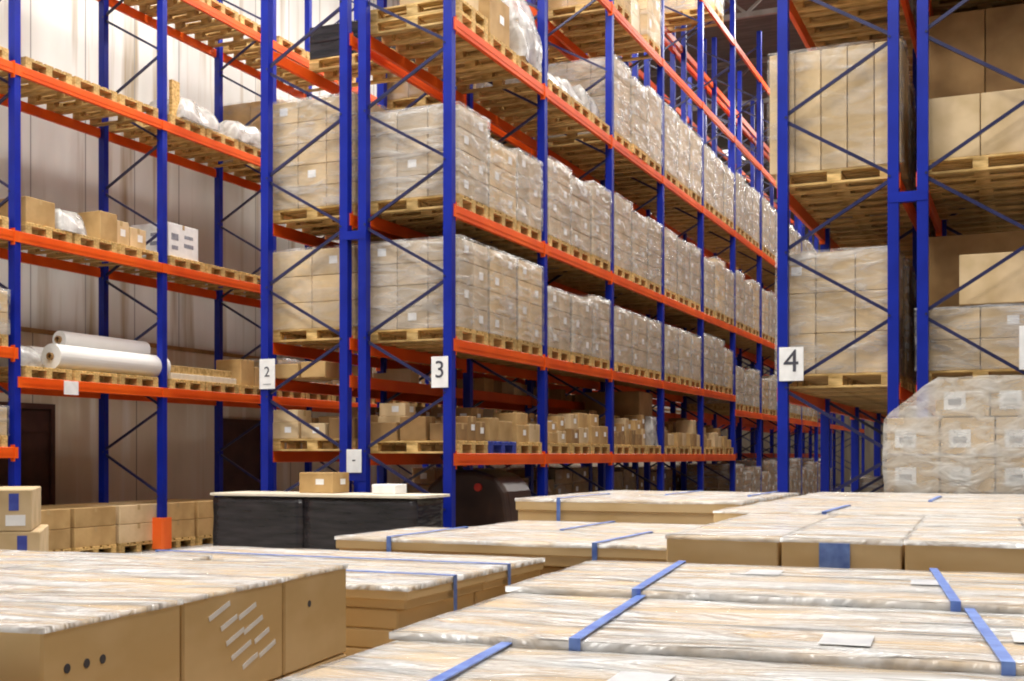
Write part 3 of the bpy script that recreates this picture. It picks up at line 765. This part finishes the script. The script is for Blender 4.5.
# F5
for j,(y0,y1) in enumerate(((7.42,8.4),(8.42,9.4))):
    w = ('front row','back row')[j]
    slab(-3.08,-1.7,y0+.04,y1-.03,.145,.55,'card','tan lower carton under the far shallow carton, '+w,film=False)
    slab(-3.08,-1.7,y0+.04,y1-.03,.55,.95,'card','tan upper carton under the far shallow carton, '+w,film=False)
    slab(-3.16,-1.66,y0,y1,.955,1.10,'kraft','far shallow strapped carton, '+w,film=True,straps=(.2,) if j==0 else (.5,.9),lid=.07)
    floor_pallet(-2.4,(y0+y1)/2,0,'wooden pallet under the far shallow carton, '+w,1.5,.9)
# F6: layered stack
for j,(y0,y1) in enumerate(((3.93,4.6),(4.62,5.25))):
    z = .145; w = ('front','back')[j]
    for k in range(9):
        slab(-3.15 if j==0 else -4.0,-2.16,y0,y1,z,z+.0735,'kraft','thin tan carton, layer %s in the %s half of the layered stack'%(ordn(k+1),w),film=False,group='thin cartons of the layered stack'); z += .0755
    slab(-3.16 if j==0 else -4.01,-2.12,y0-.01,y1,z+.002,.905,'kraft','strapped lid carton on the %s half of the layered stack'%w,film=True,strapsx=((.55,) if j==0 else (.35,)),lid=.045)
    floor_pallet((-2.66,-3.08)[j],(y0+y1)/2,0,'wooden pallet under the %s half of the layered stack'%w,(.96,1.8)[j],.6)
# F7: film-topped block turned a little
rz7 = math.radians(7); pv7 = (-1.95,1.97)
def p7(x,y):
    c_, s_ = math.cos(rz7), math.sin(rz7); return pv7[0]+x*c_-y*s_, pv7[1]+x*s_+y*c_
fb = {}
for bi in range(3):
    x0 = -1.95-1.02*(2-bi)
    ysb = [1.97,2.53,3.10,3.57]
    g = stack('film-topped block', [x0-1.02, x0], ysb, [.29,.29,.302], .145, 'kraft', 'kraft', 'film-topped block, %s file from aisle'%ordn(3-bi), rz7, pv7,
        topkw={(0,0):dict(holes=((-.19,.20),(-.12,.20),(-.06,.20))),(0,2):dict(holes=((-.06,.2),))} if bi == 2 else None)
    if bi == 2: fb = g
    else: stack('film-topped block', [x0-1.02, x0], [3.58,4.02,4.42], [.275,.275,.268], .145, 'kraft', 'kraft', 'lower back of the film-topped block, %s file'%ordn(3-bi), rz7, pv7)
for i in range(3):
    for j in range(3):
        x, y = p7(-.51-1.02*i, .30+.5*j); floor_pallet(x,y,rz7,'wooden pallet under the film-topped block, %s across %s back'%(ordn(i+1),ordn(j+1)),1.0,.48)
for q in range(9):  # slanted white strips laid on the carton side as painted glare
    m_ = MB().box(0,.0015,-.055+.012*(q%3),.06,-.007,.007).mesh('glare_strip','paper')
    t = link('glare_strip', m_, fb[(0,1)], (.5045,-.10+.13*(q%2)+.02*q,.245-.021*q), None, 'white strip standing for glare'); t.rotation_euler.x = .28
# B: low stack in the corner
stack('corner stack', [-2.75,-1.62], [1.15,1.86], [.26,.26,.26], .145, 'card', 'kraft', 'low stack in front of the film-topped block')
floor_pallet(-2.18,1.5,0,'wooden pallet under the low corner stack',1.1,.66)
# black-wrapped pair with a pale board on top
for i,(a,b) in enumerate(((-8.14,-7.0),(-6.98,-5.66))):
    t = empty('black_wrapped_load',((a+b)/2,10.98,.144)); tag(t,'black film-wrapped box, %s'%('end beside the orange post guard' if i==0 else 'end beside the plate 3 post'),'wrapped load','black-wrapped boxes')
    me = grid_shell(-(b-a)/2,(b-a)/2,-.31,.31,0,.80,12).mesh('black_film','black'); crumple(me,.012,5,i)
    for p in me.polygons: p.use_smooth = True
    link('black_film', me, t)
    for j in range(2): floor_pallet((a+b)/2,10.83+.3*j,0,'wooden pallet under the black box, %s %s'%(('wall side','aisle side')[i],('front','back')[j]),(b-a)-.05,.28)
o = link('wooden_board',MB().bbox(-8.16,-5.60,10.64,11.33,.962,.992,.004).mesh('board','board')); tag(o,'long pale board lying over the two black-wrapped boxes','board')
carton(-7.0,11.1,.993,.42,.34,.22,'card','tan carton on the pale board over the black boxes',lab=(.1,.06))
carton(-6.2,11.1,.993,.28,.26,.10,'paper','small white box on the pale board over the black boxes',tape=False)
# stack with blue tapes by the wall rack
def tape_stack():
    rz = math.radians(41); px, py = -5.93, 5.90; c_, s_ = math.cos(rz), math.sin(rz)
    W_ = lambda x, y: (px+x*c_-y*s_, py+x*s_+y*c_)
    pallet(*W_(-.55,.42),0,'wooden pallet under the cartons with blue tapes',True,rz,group='floor pallets in the packing area')
    for k,z in enumerate((.145,.365,.635,.908)):
        h = (.218,.268,.27,.27)[k]
        for i in range(4):
            for j in range(2):
                xx, yy = W_(-.13-.262*i+(.05 if k < 3 else 0), .21+.42*j)
                o = link('taped_carton',carton_mesh(.258,.415,h,'card_pale'),None,(xx,yy,z),rz); tag(o,'pale carton with blue tape, tier %s, column %s, %s row'%(ordn(k+1),ordn(i+1),('front','back')[j]),'carton','pale cartons with blue tapes')
                if j == 0:
                    link('blue_label',MB().box(-.03,.03,-.002,0,-.05,.06).mesh('blue_label','bluelabel'),o,(.02,-.208,h*.68))
                    link('shipping_label',labelmesh(.12,.07),o,(0.03,-.209,h*.26))
tape_stack()
# tall shrink-wrapped pallet of cartons
def tall_wrap():
    t = empty('shrink_wrapped_pallet_load',(-1.12,10.62,.145)); tag(t,'tall shrink-wrapped pallet of labelled cartons with a stepped top corner','wrapped load')
    cw, ch, cd = .43, .315, .38
    cm = carton_mesh(cw-.01,cd-.01,ch-.008,'card_pale')
    for k in range(6):
        n = 4 if k < 5 else 3; off = 0 if k < 5 else .39
        for i in range(n):
            for j in range(3):
                if j == 1 and 0 < i < n-1 and k < 5: continue
                c = link('carton',cm,t,(off+cw*(i+.5),cd*(j+.5),ch*k))
                if j == 0:
                    link('shipping_label',labelmesh(.17,.15),c,(-.06,-cd/2+.002,ch*.42))
                    link('print_mark',MB().box(-.05,.05,-.002,0,-.03,.02).mesh('print_mark','steel'),c,(-.06,-cd/2-.001,ch*.4))
                if i == 0: link('shipping_label',labelmesh(.15,.13),c,(-cw/2+.002,0,ch*.45),math.pi/2)
    W, D, H = cw*4, cd*3, ch*6; e = .02
    prof = [(-e,0),(-e,ch*.9),(-e,ch*2.4),(-e,ch*3.6),(-e,ch*4.4),(-e,ch*5-.02),(.03,ch*5+.04),(.16,ch*5+.14),(.30,H-.06),(.42,H+.015),(.8,H+.02),(1.2,H+.02),(W+e,H+.02),(W+e,ch*4),(W+e,ch*2),(W+e,0)]
    mb = MB(); m = len(prof); ny = 8
    for j in range(ny+1):
        y = -e+(D+2*e)*j/ny
        mb.v += [(x,y,z) for x,z in prof]
    for j in range(ny):
        for i in range(m-1): mb.f.append((j*m+i,j*m+i+1,(j+1)*m+i+1,(j+1)*m+i)); mb.mi.append(0)
    for j in (0,ny):    # end caps split into strips to carry wrinkles
        cen = []
        for a in range(5):
            pass
        mb.f.append(tuple(j*m+i for i in range(m))); mb.mi.append(0)
    me = mb.mesh('stretch_film','film_heavy')
    import bmesh
    bm = bmesh.new(); bm.from_mesh(me); bmesh.ops.triangulate(bm, faces=[f for f in bm.faces if len(f.verts)>4])
    bmesh.ops.subdivide_edges(bm, edges=bm.edges[:], cuts=2, use_grid_fill=True); bm.to_mesh(me); bm.free()
    crumple(me,.016,4,2)
    link('stretch_film',me,t)
    for i in range(2): floor_pallet(-1.12+.43+.86*i,10.62+D/2,math.pi/2,'wooden pallet under the tall shrink-wrapped load, %s half'%('corner-step','far'[0:3]) [i],1.12,.8)
tall_wrap()

# ------------------------------------------------------------------ daylight, camera, view
w = bpy.data.worlds.new('World'); bpy.context.scene.world = w; w.use_nodes = True
w.node_tree.nodes['Background'].inputs[0].default_value = (.86,.93,1,1); w.node_tree.nodes['Background'].inputs[1].default_value = .46
cam = bpy.data.cameras.new('Camera'); co = bpy.data.objects.new('Camera',cam); C.objects.link(co)
co.location = (0,0,1.4); co.rotation_euler = (math.pi/2,0,TH)
cam.sensor_width = 36; cam.lens = 1200/1024*36; cam.shift_x = 0; cam.shift_y = (455-340.5)/1024
cam.clip_start = .05; cam.clip_end = 200
sc = bpy.context.scene; sc.camera = co
vs = sc.view_settings; vs.view_transform = 'Standard'; vs.look = 'None'; vs.gamma = 1; vs.use_curve_mapping = False; vs.exposure = -.9
sc.cycles.filter_width = 2.0; sc.cycles.max_bounces = 6; sc.cycles.transparent_max_bounces = 12; sc.cycles.caustics_reflective = False; sc.cycles.caustics_refractive = False
